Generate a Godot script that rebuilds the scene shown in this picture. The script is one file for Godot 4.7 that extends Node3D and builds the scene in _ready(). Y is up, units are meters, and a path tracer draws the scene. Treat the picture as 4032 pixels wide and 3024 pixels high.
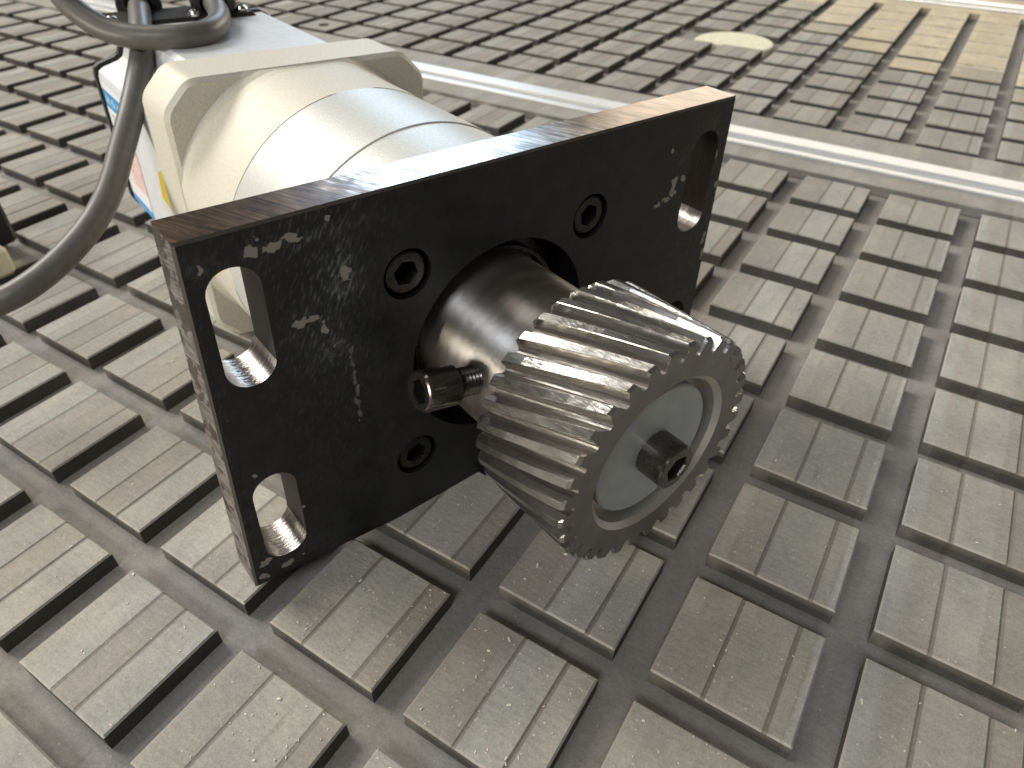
extends Node3D
# A geared servo motor with a helical pinion lying on a grooved rubber mat.
# One unit of the plan (u away, v across, n down) is one pitch of the mat.

const S := 0.035
const HALF := 1.2435
const GX := -0.112
const GY := 0.013
const PITCH_V := 1.08522519
const TILE_U := 0.78506
const TILE_V := 0.84967
const TILE_H := 0.14
const CAM_RX := Vector3(0.5352031373298547, 0.8447225578076132, -0.0011841126292539972)
const CAM_RY := Vector3(-0.5428920482796988, 0.3450412642727103, 0.76564662205421)
const CAM_RZ := Vector3(0.6471675406773955, -0.40913362887852767, 0.6432603267836868)
const CAM_AT := Vector3(-1.232428138848032, 2.5993386508606235, -4.015816339000131)
const FOCAL := 2757.204755698647

var M := {}
var rng := RandomNumberGenerator.new()


func G(u: float, v: float, n: float) -> Vector3:
	return Vector3(v, -n, -u) * S


func GV(a: Vector3) -> Vector3:
	return Vector3(a.y, -a.z, -a.x)


# ------------------------------------------------------------------ mesh builder
class MB:
	var v := PackedVector3Array()
	var n := PackedVector3Array()
	var uv := PackedVector2Array()
	var xf := Transform3D()
	var mesh := ArrayMesh.new()

	func tri(a: Vector3, b: Vector3, c: Vector3, na: Vector3, nb: Vector3, nc: Vector3, ua := Vector2(), ub := Vector2(), uc := Vector2()) -> void:
		var g := (b - a).cross(c - a)
		if g.length_squared() < 1e-20:
			return
		if g.dot(na + nb + nc) < 0.0:
			var t := b
			b = c
			c = t
			t = nb
			nb = nc
			nc = t
			var w := ub
			ub = uc
			uc = w
		for k in [[a, na, ua], [c, nc, uc], [b, nb, ub]]:
			v.append(xf * (k[0] as Vector3))
			n.append((xf.basis * (k[1] as Vector3)).normalized())
			uv.append(k[2])

	func quad(a: Vector3, b: Vector3, c: Vector3, d: Vector3, na: Vector3, nb: Vector3, nc: Vector3, nd: Vector3, ua := Vector2(), ub := Vector2(), uc := Vector2(), ud := Vector2()) -> void:
		tri(a, b, c, na, nb, nc, ua, ub, uc)
		tri(a, c, d, na, nc, nd, ua, uc, ud)

	func flat(a: Vector3, b: Vector3, c: Vector3, d: Vector3, out: Vector3, ua := Vector2(), ub := Vector2(1, 0), uc := Vector2(1, 1), ud := Vector2(0, 1)) -> void:
		var g := (c - a).cross(d - b).normalized()
		if g.dot(out) < 0.0:
			g = -g
		quad(a, b, c, d, g, g, g, g, ua, ub, uc, ud)

	func flat_tri(a: Vector3, b: Vector3, c: Vector3, out: Vector3, ua := Vector2(), ub := Vector2(), uc := Vector2()) -> void:
		var g := (b - a).cross(c - a).normalized()
		if g.dot(out) < 0.0:
			g = -g
		tri(a, b, c, g, g, g, ua, ub, uc)

	# profile of (radius, height) turned about the builder's z axis; outside lies on the profile's right-hand side going up
	func lathe(profile: Array, cx := 0.0, cy := 0.0, seg := 64, a0 := 0.0, knurl := 0.0) -> void:
		for i in profile.size() - 1:
			var p: Vector2 = profile[i]
			var q: Vector2 = profile[i + 1]
			var d := q - p
			if d.length() < 1e-6:
				continue
			var nn := Vector2(d.y, -d.x).normalized()
			for s in seg:
				var t0 := a0 + TAU * s / seg
				var t1 := a0 + TAU * (s + 1) / seg
				var k0 := 1.0 - (knurl if s % 2 == 0 else 0.0)
				var k1 := 1.0 - (knurl if (s + 1) % 2 == 0 else 0.0)
				var e0 := Vector3(cos(t0), sin(t0), 0)
				var e1 := Vector3(cos(t1), sin(t1), 0)
				var o := Vector3(cx, cy, 0)
				var n0 := e0 * nn.x + Vector3(0, 0, nn.y)
				var n1 := e1 * nn.x + Vector3(0, 0, nn.y)
				if knurl > 0.0:
					n0 = (e0 + e1).normalized() * nn.x + Vector3(0, 0, nn.y)
					n1 = n0
				quad(o + e0 * p.x * k0 + Vector3(0, 0, p.y), o + e1 * p.x * k1 + Vector3(0, 0, p.y), o + e1 * q.x * k1 + Vector3(0, 0, q.y), o + e0 * q.x * k0 + Vector3(0, 0, q.y),
					n0, n1, n1, n0, Vector2(float(s) / seg, p.y), Vector2(float(s + 1) / seg, p.y), Vector2(float(s + 1) / seg, q.y), Vector2(float(s) / seg, q.y))

	# two closed loops with the same number of points
	func ring(a: Array, b: Array, out: Vector3) -> void:
		for i in a.size():
			var j := (i + 1) % a.size()
			flat(a[i], a[j], b[j], b[i], out, Vector2(a[i].x, a[i].y), Vector2(a[j].x, a[j].y), Vector2(b[j].x, b[j].y), Vector2(b[i].x, b[i].y))

	func wall(loop: PackedVector2Array, z0: float, z1: float, outward: bool, smooth := 0.75, keep := 0) -> void:
		var m := loop.size()
		var area := 0.0
		for i in m:
			area += loop[i].cross(loop[(i + 1) % m])
		var sgn := 1.0 if (area > 0.0) == outward else -1.0
		var en := []
		for i in m:
			var d := (loop[(i + 1) % m] - loop[i]).normalized()
			en.append(Vector2(d.y, -d.x) * sgn)
		var run := 0.0
		for i in m:
			var j := (i + 1) % m
			var e: Vector2 = en[i]
			var pe: Vector2 = en[(i + m - 1) % m]
			var ne: Vector2 = en[j]
			var n0: Vector2 = (e + pe).normalized() if e.dot(pe) > smooth else e
			var n1: Vector2 = (e + ne).normalized() if e.dot(ne) > smooth else e
			var r2 := run + loop[i].distance_to(loop[j])
			if keep == 1 and e.y < 0.25 or keep == 2 and e.y >= 0.25:
				run = r2
				continue
			quad(Vector3(loop[i].x, loop[i].y, z0), Vector3(loop[j].x, loop[j].y, z0), Vector3(loop[j].x, loop[j].y, z1), Vector3(loop[i].x, loop[i].y, z1),
				Vector3(n0.x, n0.y, 0), Vector3(n1.x, n1.y, 0), Vector3(n1.x, n1.y, 0), Vector3(n0.x, n0.y, 0),
				Vector2(run, z0), Vector2(r2, z0), Vector2(r2, z1), Vector2(run, z1))
			run = r2

	func bevel(loop: PackedVector2Array, inner: PackedVector2Array, z0: float, z1: float, outz: float) -> void:
		for i in loop.size():
			var j := (i + 1) % loop.size()
			var d := (loop[j] - loop[i]).normalized()
			var o := Vector2(d.y, -d.x)
			var mid := (loop[i] + loop[j]) / 2 - (inner[i] + inner[j]) / 2
			if o.dot(mid) < 0:
				o = -o
			flat(Vector3(loop[i].x, loop[i].y, z0), Vector3(loop[j].x, loop[j].y, z0), Vector3(inner[j].x, inner[j].y, z1), Vector3(inner[i].x, inner[i].y, z1), Vector3(o.x, o.y, outz))

	func fan(loop: PackedVector2Array, z: float, out: float) -> void:
		var c := Vector2()
		for p in loop:
			c += p
		c /= loop.size()
		for i in loop.size():
			var j := (i + 1) % loop.size()
			flat_tri(Vector3(c.x, c.y, z), Vector3(loop[i].x, loop[i].y, z), Vector3(loop[j].x, loop[j].y, z), Vector3(0, 0, out), c, loop[i], loop[j])

	# convex outline with holes, by Delaunay triangles whose middle lies in no hole
	func sheet(outline: PackedVector2Array, holes: Array, z: float, out: float, uvo: Vector2, uvs: Vector2) -> void:
		var pts := PackedVector2Array(outline)
		for hl in holes:
			pts.append_array(hl)
		var ix := Geometry2D.triangulate_delaunay(pts)
		for k in ix.size() / 3:
			var a := pts[ix[k * 3]]
			var b := pts[ix[k * 3 + 1]]
			var c := pts[ix[k * 3 + 2]]
			var mid := (a + b + c) / 3.0
			if not Geometry2D.is_point_in_polygon(mid, outline):
				continue
			var inside := false
			for hl in holes:
				if Geometry2D.is_point_in_polygon(mid, hl):
					inside = true
					break
			if inside:
				continue
			flat_tri(Vector3(a.x, a.y, z), Vector3(b.x, b.y, z), Vector3(c.x, c.y, z), Vector3(0, 0, out), (a - uvo) * uvs, (b - uvo) * uvs, (c - uvo) * uvs)

	func box(lo: Vector3, hi: Vector3, ch := 0.0) -> void:
		var x := [lo.x, hi.x]
		var loop := PackedVector2Array()
		var inner := PackedVector2Array()
		for k in [[lo.x, lo.y, 1, 1], [hi.x, lo.y, -1, 1], [hi.x, hi.y, -1, -1], [lo.x, hi.y, 1, -1]]:
			loop.append(Vector2(k[0], k[1]))
			inner.append(Vector2(k[0] + k[2] * ch, k[1] + k[3] * ch))
		if ch > 0.0:
			var oct := PackedVector2Array()
			var octi := PackedVector2Array()
			for k in 4:
				var p := loop[k]
				var a := (loop[(k + 3) % 4] - p).normalized() * ch
				var b := (loop[(k + 1) % 4] - p).normalized() * ch
				oct.append(p + a)
				oct.append(p + b)
				octi.append(p + a + b * 0.999)
				octi.append(p + b + a * 0.999)
			wall(oct, lo.z + ch, hi.z - ch, true, 0.99)
			bevel(oct, octi, hi.z - ch, hi.z, 1)
			bevel(oct, octi, lo.z + ch, lo.z, -1)
			fan(octi, hi.z, 1)
			fan(octi, lo.z, -1)
		else:
			wall(loop, lo.z, hi.z, true, 0.99)
			fan(loop, hi.z, 1)
			fan(loop, lo.z, -1)

	func tube(path: Array, r: float, seg := 20) -> void:
		var rings := []
		var up := Vector3(0.13, 1, 0.07).normalized()
		for i in path.size():
			var d: Vector3 = (path[mini(i + 1, path.size() - 1)] - path[maxi(i - 1, 0)]).normalized()
			var sx := d.cross(up).normalized()
			up = sx.cross(d).normalized()
			var rg := []
			for s in seg:
				var t := TAU * s / seg
				rg.append([path[i] + (sx * cos(t) + up * sin(t)) * r, sx * cos(t) + up * sin(t)])
			rings.append(rg)
		for i in path.size() - 1:
			for s in seg:
				var k := (s + 1) % seg
				var a = rings[i][s]
				var b = rings[i][k]
				var c = rings[i + 1][k]
				var d = rings[i + 1][s]
				quad(a[0], b[0], c[0], d[0], a[1], b[1], c[1], d[1], Vector2(float(s) / seg, i * 0.1), Vector2(float(s + 1) / seg, i * 0.1), Vector2(float(s + 1) / seg, i * 0.1 + 0.1), Vector2(float(s) / seg, i * 0.1 + 0.1))

	func done(m: Material) -> ArrayMesh:
		if v.size():
			var arr := []
			arr.resize(Mesh.ARRAY_MAX)
			arr[Mesh.ARRAY_VERTEX] = v
			arr[Mesh.ARRAY_NORMAL] = n
			arr[Mesh.ARRAY_TEX_UV] = uv
			mesh.add_surface_from_arrays(Mesh.PRIMITIVE_TRIANGLES, arr)
			mesh.surface_set_material(mesh.get_surface_count() - 1, m)
		v = PackedVector3Array()
		n = PackedVector3Array()
		uv = PackedVector2Array()
		return mesh


func part(called: String, mb: MB, m: Material, parent: Node = self) -> MeshInstance3D:
	var o := MeshInstance3D.new()
	o.name = called
	o.mesh = mb.done(m)
	parent.add_child(o, true)
	return o


func tag(o: Node, label: String, category := "", group := "", kind := "") -> void:
	if label:
		o.set_meta("label", label)
	if category:
		o.set_meta("category", category)
	if group:
		o.set_meta("group", group)
	if kind:
		o.set_meta("kind", kind)


# builder for parts of the motor: plate coordinates (x right, y up, z towards the pinion)
func motor_mb() -> MB:
	var mb := MB.new()
	mb.xf = Transform3D(Basis().scaled(Vector3.ONE * S), Vector3(0, HALF * S, 0))
	return mb


func circle(c: Vector2, r: float, seg: int, a0 := 0.0) -> PackedVector2Array:
	var out := PackedVector2Array()
	for i in seg:
		var t := a0 + TAU * i / seg
		out.append(c + Vector2(cos(t), sin(t)) * r)
	return out


func slot(x: float, y0: float, y1: float, r: float, cr: float, slant := 0.0) -> PackedVector2Array:
	# upright slot with corners of radius cr
	var out := PackedVector2Array()
	for k in [[1, 1, 0.0], [-1, 1, PI / 2], [-1, -1, PI], [1, -1, 3 * PI / 2]]:
		var cy: float = (y1 - cr) if k[1] > 0 else (y0 + cr)
		var c := Vector2(x + k[0] * (r - cr), cy)
		for i in 9:
			var t: float = k[2] + PI / 2 * i / 8.0
			var p := c + Vector2(cos(t), sin(t)) * cr
			out.append(Vector2(p.x + slant * (p.y - (y0 + y1) / 2), p.y))
		if k[1] != 0:
			var nxt: int = [[1, 1], [-1, 1], [-1, -1], [1, -1]].find([k[0], k[1]])
			if nxt == 1 or nxt == 3:
				for i in 7:
					var f := (i + 1) / 8.0
					var ya := (y1 - cr) if nxt == 1 else (y0 + cr)
					var yb := (y0 + cr) if nxt == 1 else (y1 - cr)
					var yy := lerpf(ya, yb, f)
					out.append(Vector2(x + k[0] * r + slant * (yy - (y0 + y1) / 2), yy))
	return out


func round_rect(hx: float, hy: float, c: float, seg := 6, power := 1.0) -> PackedVector2Array:
	var out := PackedVector2Array()
	for k in [[1, 1, 0.0], [-1, 1, PI / 2], [-1, -1, PI], [1, -1, 3 * PI / 2]]:
		for i in seg + 1:
			var t: float = k[2] + PI / 2 * i / seg
			out.append(Vector2(k[0] * (hx - c) + cos(t) * c, k[1] * (hy - c) + sin(t) * c))
	return out


func shrink(loop: PackedVector2Array, d: float) -> PackedVector2Array:
	var c := Vector2()
	for p in loop:
		c += p
	c /= loop.size()
	var out := PackedVector2Array()
	for i in loop.size():
		var p := loop[i]
		var a := (p - loop[(i + loop.size() - 1) % loop.size()]).normalized()
		var b := (loop[(i + 1) % loop.size()] - p).normalized()
		var t := (a + b).normalized()
		var nn := Vector2(-t.y, t.x)
		if nn.dot(c - p) < 0:
			nn = -nn
		out.append(p + nn * d)
	return out


func moved(loop: PackedVector2Array, by: Vector2) -> PackedVector2Array:
	var out := PackedVector2Array()
	for p in loop:
		out.append(p + by)
	return out


# ------------------------------------------------------------------ textures
func noise(freq: float, seed_: int, oct := 4, kind := FastNoiseLite.TYPE_SIMPLEX_SMOOTH) -> FastNoiseLite:
	var f := FastNoiseLite.new()
	f.seed = seed_
	f.frequency = freq
	f.noise_type = kind
	f.fractal_octaves = oct
	return f


func noise_tex(freq: float, seed_: int, lo: Color, hi: Color, size := 512, oct := 4, normal := false, strength := 4.0) -> NoiseTexture2D:
	var t := NoiseTexture2D.new()
	t.width = size
	t.height = size
	t.seamless = true
	t.noise = noise(freq, seed_, oct)
	t.as_normal_map = normal
	t.bump_strength = strength
	if not normal:
		var g := Gradient.new()
		g.set_color(0, lo)
		g.set_color(1, hi)
		t.color_ramp = g
	return t


func image_tex(w: int, h: int, data: PackedByteArray) -> ImageTexture:
	return ImageTexture.create_from_image(Image.create_from_data(w, h, false, Image.FORMAT_RGB8, data))


func put(data: PackedByteArray, i: int, c: Color) -> void:
	data[i * 3] = int(clampf(c.r, 0, 1) * 255.0)
	data[i * 3 + 1] = int(clampf(c.g, 0, 1) * 255.0)
	data[i * 3 + 2] = int(clampf(c.b, 0, 1) * 255.0)


# the rubber: cutter passes along one way, fine grain, brownish and greyish patches
func rubber_textures() -> Array:
	var n := 1024
	var data := PackedByteArray()
	data.resize(n * n * 3)
	var hd := PackedByteArray()
	hd.resize(n * n * 3)
	var r := RandomNumberGenerator.new()
	r.seed = 5
	var tone := PackedFloat32Array()
	var line := PackedFloat32Array()
	tone.resize(n)
	var hue := PackedFloat32Array()
	hue.resize(n)
	line.resize(n)
	var x := 0
	while x < n:
		var w := r.randi_range(28, 58)
		var tt := r.randf_range(-1, 1)
		var hh := r.randf_range(-1, 1)
		var soft := r.randi_range(1, 7)
		for k in w:
			if x + k < n:
				var f := clampf(float(k) / soft, 0, 1)
				tone[x + k] = lerpf(tone[maxi(x - 1, 0)], tt, f)
				hue[x + k] = lerpf(hue[maxi(x - 1, 0)], hh, f)
				line[x + k] = 1.0 if k < 3 else (0.5 if k < 5 else 0.0)
		x += w
	var big := noise(0.006, 3, 4)
	var mid := noise(0.02, 9, 3)
	var fib := noise(0.09, 21, 2)
	for y in n:
		var fy := float(y)
		# two blends make the patches close on themselves
		var by := smoothstep(n - 160.0, n, fy)
		for xx in n:
			var fx := float(xx)
			var b := lerpf(big.get_noise_2d(fx, fy), big.get_noise_2d(fx, fy - n), by)
			var m := mid.get_noise_2d(fx, fy * 0.7)
			var g := fib.get_noise_2d(fx * 0.6, fy * 2.4)
			var grain := r.randf_range(-1, 1)
			var val := 0.645 + tone[xx] * 0.022 * (0.55 + 0.9 * clampf(m + 0.5, 0, 1)) + b * 0.065 + m * 0.05 + g * 0.03 + grain * 0.04 - line[xx] * 0.10 * maxf(0.0, m + 0.05)
			var warm := clampf(0.40 + b * 0.9 + m * 0.5 + hue[xx] * 0.55, 0, 1)
			var c := Color(val * lerpf(1.0, 0.975, warm), val * lerpf(0.987, 0.948, warm), val * lerpf(0.945, 0.88, warm))
			if r.randf() < 0.0007:
				c = Color(0.9, 0.88, 0.82)
			put(data, y * n + xx, c)
			var hv := 0.5 + grain * 0.14 + g * 0.25 + m * 0.1 - line[xx] * 0.05
			put(hd, y * n + xx, Color(hv, hv, hv))
	return [image_tex(n, n, data), image_tex(n, n, hd)]


func blot(img: Image, c: Vector2, r: float, col: Color, sd: int, stretch := Vector2.ONE, edge := 0.35, thin := 0.0) -> void:
	# a ragged patch of bare metal; c and r in plate units
	var f := noise(3.2, sd, 3)
	var w := img.get_width()
	var h := img.get_height()
	var x0 := int((c.x - r * 1.8 * stretch.x + 2.12) / 4.24 * w)
	var x1 := int((c.x + r * 1.8 * stretch.x + 2.12) / 4.24 * w)
	var y0 := int((1.42 - c.y - r * 1.8 * stretch.y) / 2.84 * h)
	var y1 := int((1.42 - c.y + r * 1.8 * stretch.y) / 2.84 * h)
	for y in range(maxi(0, y0), mini(h, y1)):
		for x in range(maxi(0, x0), mini(w, x1)):
			var px := x / float(w) * 4.24 - 2.12
			var py := 1.42 - y / float(h) * 2.84
			var d := Vector2((px - c.x) / stretch.x, (py - c.y) / stretch.y).length() / r
			var k := d + f.get_noise_2d(px * 3.0, py * 3.0) * 1.1 + thin
			if k < 0.62:
				var a := clampf((0.62 - k) / edge * 3.0, 0, 1)
				img.set_pixel(x, y, img.get_pixel(x, y).lerp(col, a * col.a))


func plate_texture() -> ImageTexture:
	var w := 1536
	var h := 1024
	var data := PackedByteArray()
	data.resize(w * h * 3)
	var f := noise(0.012, 31, 4)
	var g := noise(0.06, 12, 4)
	var sc := noise(0.11, 77, 3)
	var r := RandomNumberGenerator.new()
	r.seed = 11
	for y in h:
		for x in w:
			var px := x / float(w) * 4.24 - 2.12
			var py := 1.42 - y / float(h) * 2.84
			var b := f.get_noise_2d(x, y)
			var m := g.get_noise_2d(x, y)
			# slanting scuffs
			var s := sc.get_noise_2d(x * 1.0 + y * 0.45, (y - x * 0.5) * 0.22)
			var wear := clampf(1.0 - absf(px + 1.35) / 0.6, 0, 1) * clampf(0.7 + 0.5 * py, 0.15, 1.2)
			wear = maxf(wear, clampf(1.0 - (px + 2.06) / 0.16, 0, 1) * 0.9)
			wear = maxf(wear, clampf((px - 1.2) / 0.8, 0, 0.7))
			var val := 0.152 + b * 0.04 + m * 0.02 + r.randf_range(-0.012, 0.012)
			val += wear * maxf(0.0, s - 0.16) * 0.42
			for hz in [[-1.22, 0.84, 0.10, 0.16, 0.34], [-1.40, 0.55, 0.16, 0.2, 0.12], [-1.30, 0.40, 0.14, 0.1, 0.14], [-1.9, 1.08, 0.12, 0.07, 0.10], [1.72, 0.9, 0.2, 0.35, 0.07], [-1.4, 1.1, 0.4, 0.05, 0.10], [-1.75, -1.05, 0.25, 0.1, 0.10]]:
				var dx: float = (px - hz[0]) / hz[2]
				var dy: float = (py - hz[1]) / hz[3]
				var dd := dx * dx + dy * dy
				if dd < 6.0:
					val += 0.7 * hz[4] * exp(-dd) * clampf(0.75 + s * 0.9 + m * 0.7, 0, 1.4)
			var warm := clampf(b * 0.8 + 0.25 + (px - 0.6) * 0.2, 0, 1)
			put(data, y * w + x, Color(val * lerpf(0.98, 1.13, warm), val * lerpf(1.0, 1.0, warm), val * lerpf(1.0, 0.86, warm)))
	var img := Image.create_from_data(w, h, false, Image.FORMAT_RGB8, data)
	var bare := Color(0.62, 0.60, 0.56, 1)
	var marks := [[-1.66, 1.12, 0.05, 1, 1.5], [-1.52, 1.115, 0.055, 2.6, 0.8], [-1.46, 1.13, 0.035, 1.2, 1], [-1.27, 1.17, 0.03, 1, 1.2], [-1.22, 0.84, 0.075, 0.8, 1.5],
		[-1.45, 0.635, 0.05, 2.2, 0.9], [-1.36, 0.56, 0.035, 1, 1.6], [-1.31, 0.43, 0.03, 1, 1.6], [-1.34, 0.38, 0.03, 0.8, 1.4], [-1.9, 1.08, 0.035, 1, 1.2],
		[1.43, 0.72, 0.07, 0.9, 1.7], [1.52, 0.76, 0.055, 1.1, 1.2], [1.38, 0.635, 0.05, 1.1, 0.9], [1.27, 0.61, 0.045, 1.2, 0.9], [1.96, 0.60, 0.06, 0.6, 1.9],
		[1.96, 0.20, 0.05, 0.6, 2.2], [1.87, 0.88, 0.03, 0.7, 1.6], [1.99, 0.02, 0.05, 0.5, 1.8], [1.6, 0.95, 0.03, 0.5, 2.0], [1.34, 1.0, 0.025, 0.8, 1.4],
		[-1.95, -0.97, 0.06, 1.2, 1.1], [-1.99, -1.1, 0.055, 1.1, 1.2], [-1.84, -1.1, 0.05, 1.2, 1], [-1.72, -1.08, 0.025, 1, 1], [-1.9, -0.25, 0.025, 1, 1], [-1.66, -0.66, 0.02, 1, 1]]
	for k in marks.size():
		var q: Array = marks[k]
		blot(img, Vector2(q[0], q[1]), q[2] * 0.80, bare, 100 + k, Vector2(q[3], q[4]))
	# a scratch line running down, and scattered nicks
	for k in 26:
		blot(img, Vector2(-1.215 + r.randf_range(-0.012, 0.012), 0.38 - k * 0.022), 0.014 + 0.008 * r.randf(), Color(0.5, 0.49, 0.47, 0.75), 300 + k, Vector2(0.8, 1.6))
	for k in 70:
		var px2 := r.randf_range(-2.0, 2.0)
		var py2 := r.randf_range(-1.2, 1.2)
		if r.randf() < 0.5:
			px2 = r.randf_range(-2.0, -1.15)
		blot(img, Vector2(px2, py2), r.randf_range(0.005, 0.011), Color(0.42, 0.41, 0.38, r.randf_range(0.2, 0.6)), 500 + k, Vector2(0.8, r.randf_range(1, 2)))
	return ImageTexture.create_from_image(img)


func edge_texture(upright: bool) -> ImageTexture:
	# machined edge of the plate: marks across the thickness, rust-brown film worn off in places; right-end tan is a painted warm reflection
	var w := 1024
	var h := 64
	var data := PackedByteArray()
	data.resize(w * h * 3)
	var f := noise(0.22, 4, 3)
	var g := noise(0.02, 8, 4)
	var e := noise(0.06, 15, 4)
	for y in h:
		for x in w:
			var fx := x / float(w)
			var st := f.get_noise_2d(x + y * 0.5, y * 0.05)
			var b := g.get_noise_2d(x, y * 0.6)
			var k := e.get_noise_2d(x + y * 0.4, y * 0.5)
			var k2 := e.get_noise_2d(x * 0.22 + y * 0.25, y * 0.3 + 90.0)
			var steel := Color(0.76, 0.75, 0.74)
			var brown := Color(0.42, 0.34, 0.28)
			var a := 0.0
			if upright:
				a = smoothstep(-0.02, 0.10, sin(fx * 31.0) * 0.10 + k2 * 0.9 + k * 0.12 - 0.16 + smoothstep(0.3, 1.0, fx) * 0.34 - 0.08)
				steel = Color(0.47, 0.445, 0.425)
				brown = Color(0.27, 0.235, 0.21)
			else:
				a = 1.0 - smoothstep(0.21, 0.29, fx + k * 0.06)
				a = maxf(a, smoothstep(0.56, 0.70, fx + k * 0.05) * 0.8)  # tan painted in for the warm reflection at the right end
				if fx > 0.5:
					brown = Color(0.42, 0.34, 0.27)
			var c := steel.lerp(brown, a)
			c = c * (1.0 + st * 0.55 + b * 0.30 + minf(0.0, k + 0.12) * 0.5 * smoothstep(0.45, 0.3, fx))
			put(data, y * w + x, c)
	return image_tex(w, h, data)


func sticker_texture() -> ImageTexture:
	var w := 256
	var h := 512
	var data := PackedByteArray()
	data.resize(w * h * 3)
	var f := noise(0.03, 40, 3)
	for y in h:
		for x in w:
			var fy := y / float(h)
			var c := Color(0.93, 0.93, 0.94)
			if fy > 0.06 and fy < 0.2:
				c = Color(0.16, 0.55, 0.80)
				if fy > 0.10 and fy < 0.165 and (x / 22) % 3 != 0 and f.get_noise_2d(x * 3.0, y * 3.0) > -0.1:
					c = Color(0.78, 0.88, 0.94)
			elif fy > 0.93:
				c = Color(0.30, 0.62, 0.88)
			elif fy > 0.42 and fy < 0.80:
				var s := f.get_noise_2d(x * 1.2 + y * 1.6, (y - x) * 0.5)
				if x > 90:
					c = Color(0.93, 0.82, 0.79)
				if absf(s) < 0.035:
					c = Color(0.72, 0.30, 0.27) if x > 90 else Color(0.45, 0.43, 0.42)
			elif fy > 0.24 and fy < 0.4 and (y / 9) % 2 == 0 and f.get_noise_2d(x * 4.0, float(y / 9) * 30.0) > -0.05 and x > 30:
				c = Color(0.35, 0.36, 0.38)
			put(data, y * w + x, c)
	return image_tex(w, h, data)


func mat(c: Color, rough: float, metal := 0.0, spec := 0.5) -> StandardMaterial3D:
	var m := StandardMaterial3D.new()
	m.albedo_color = c
	m.roughness = rough
	m.metallic = metal
	m.metallic_specular = spec
	return m


func triplanar(m: StandardMaterial3D, sc: Vector3, world := false) -> StandardMaterial3D:
	m.uv1_triplanar = true
	m.uv1_world_triplanar = world
	m.uv1_scale = sc
	return m


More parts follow.
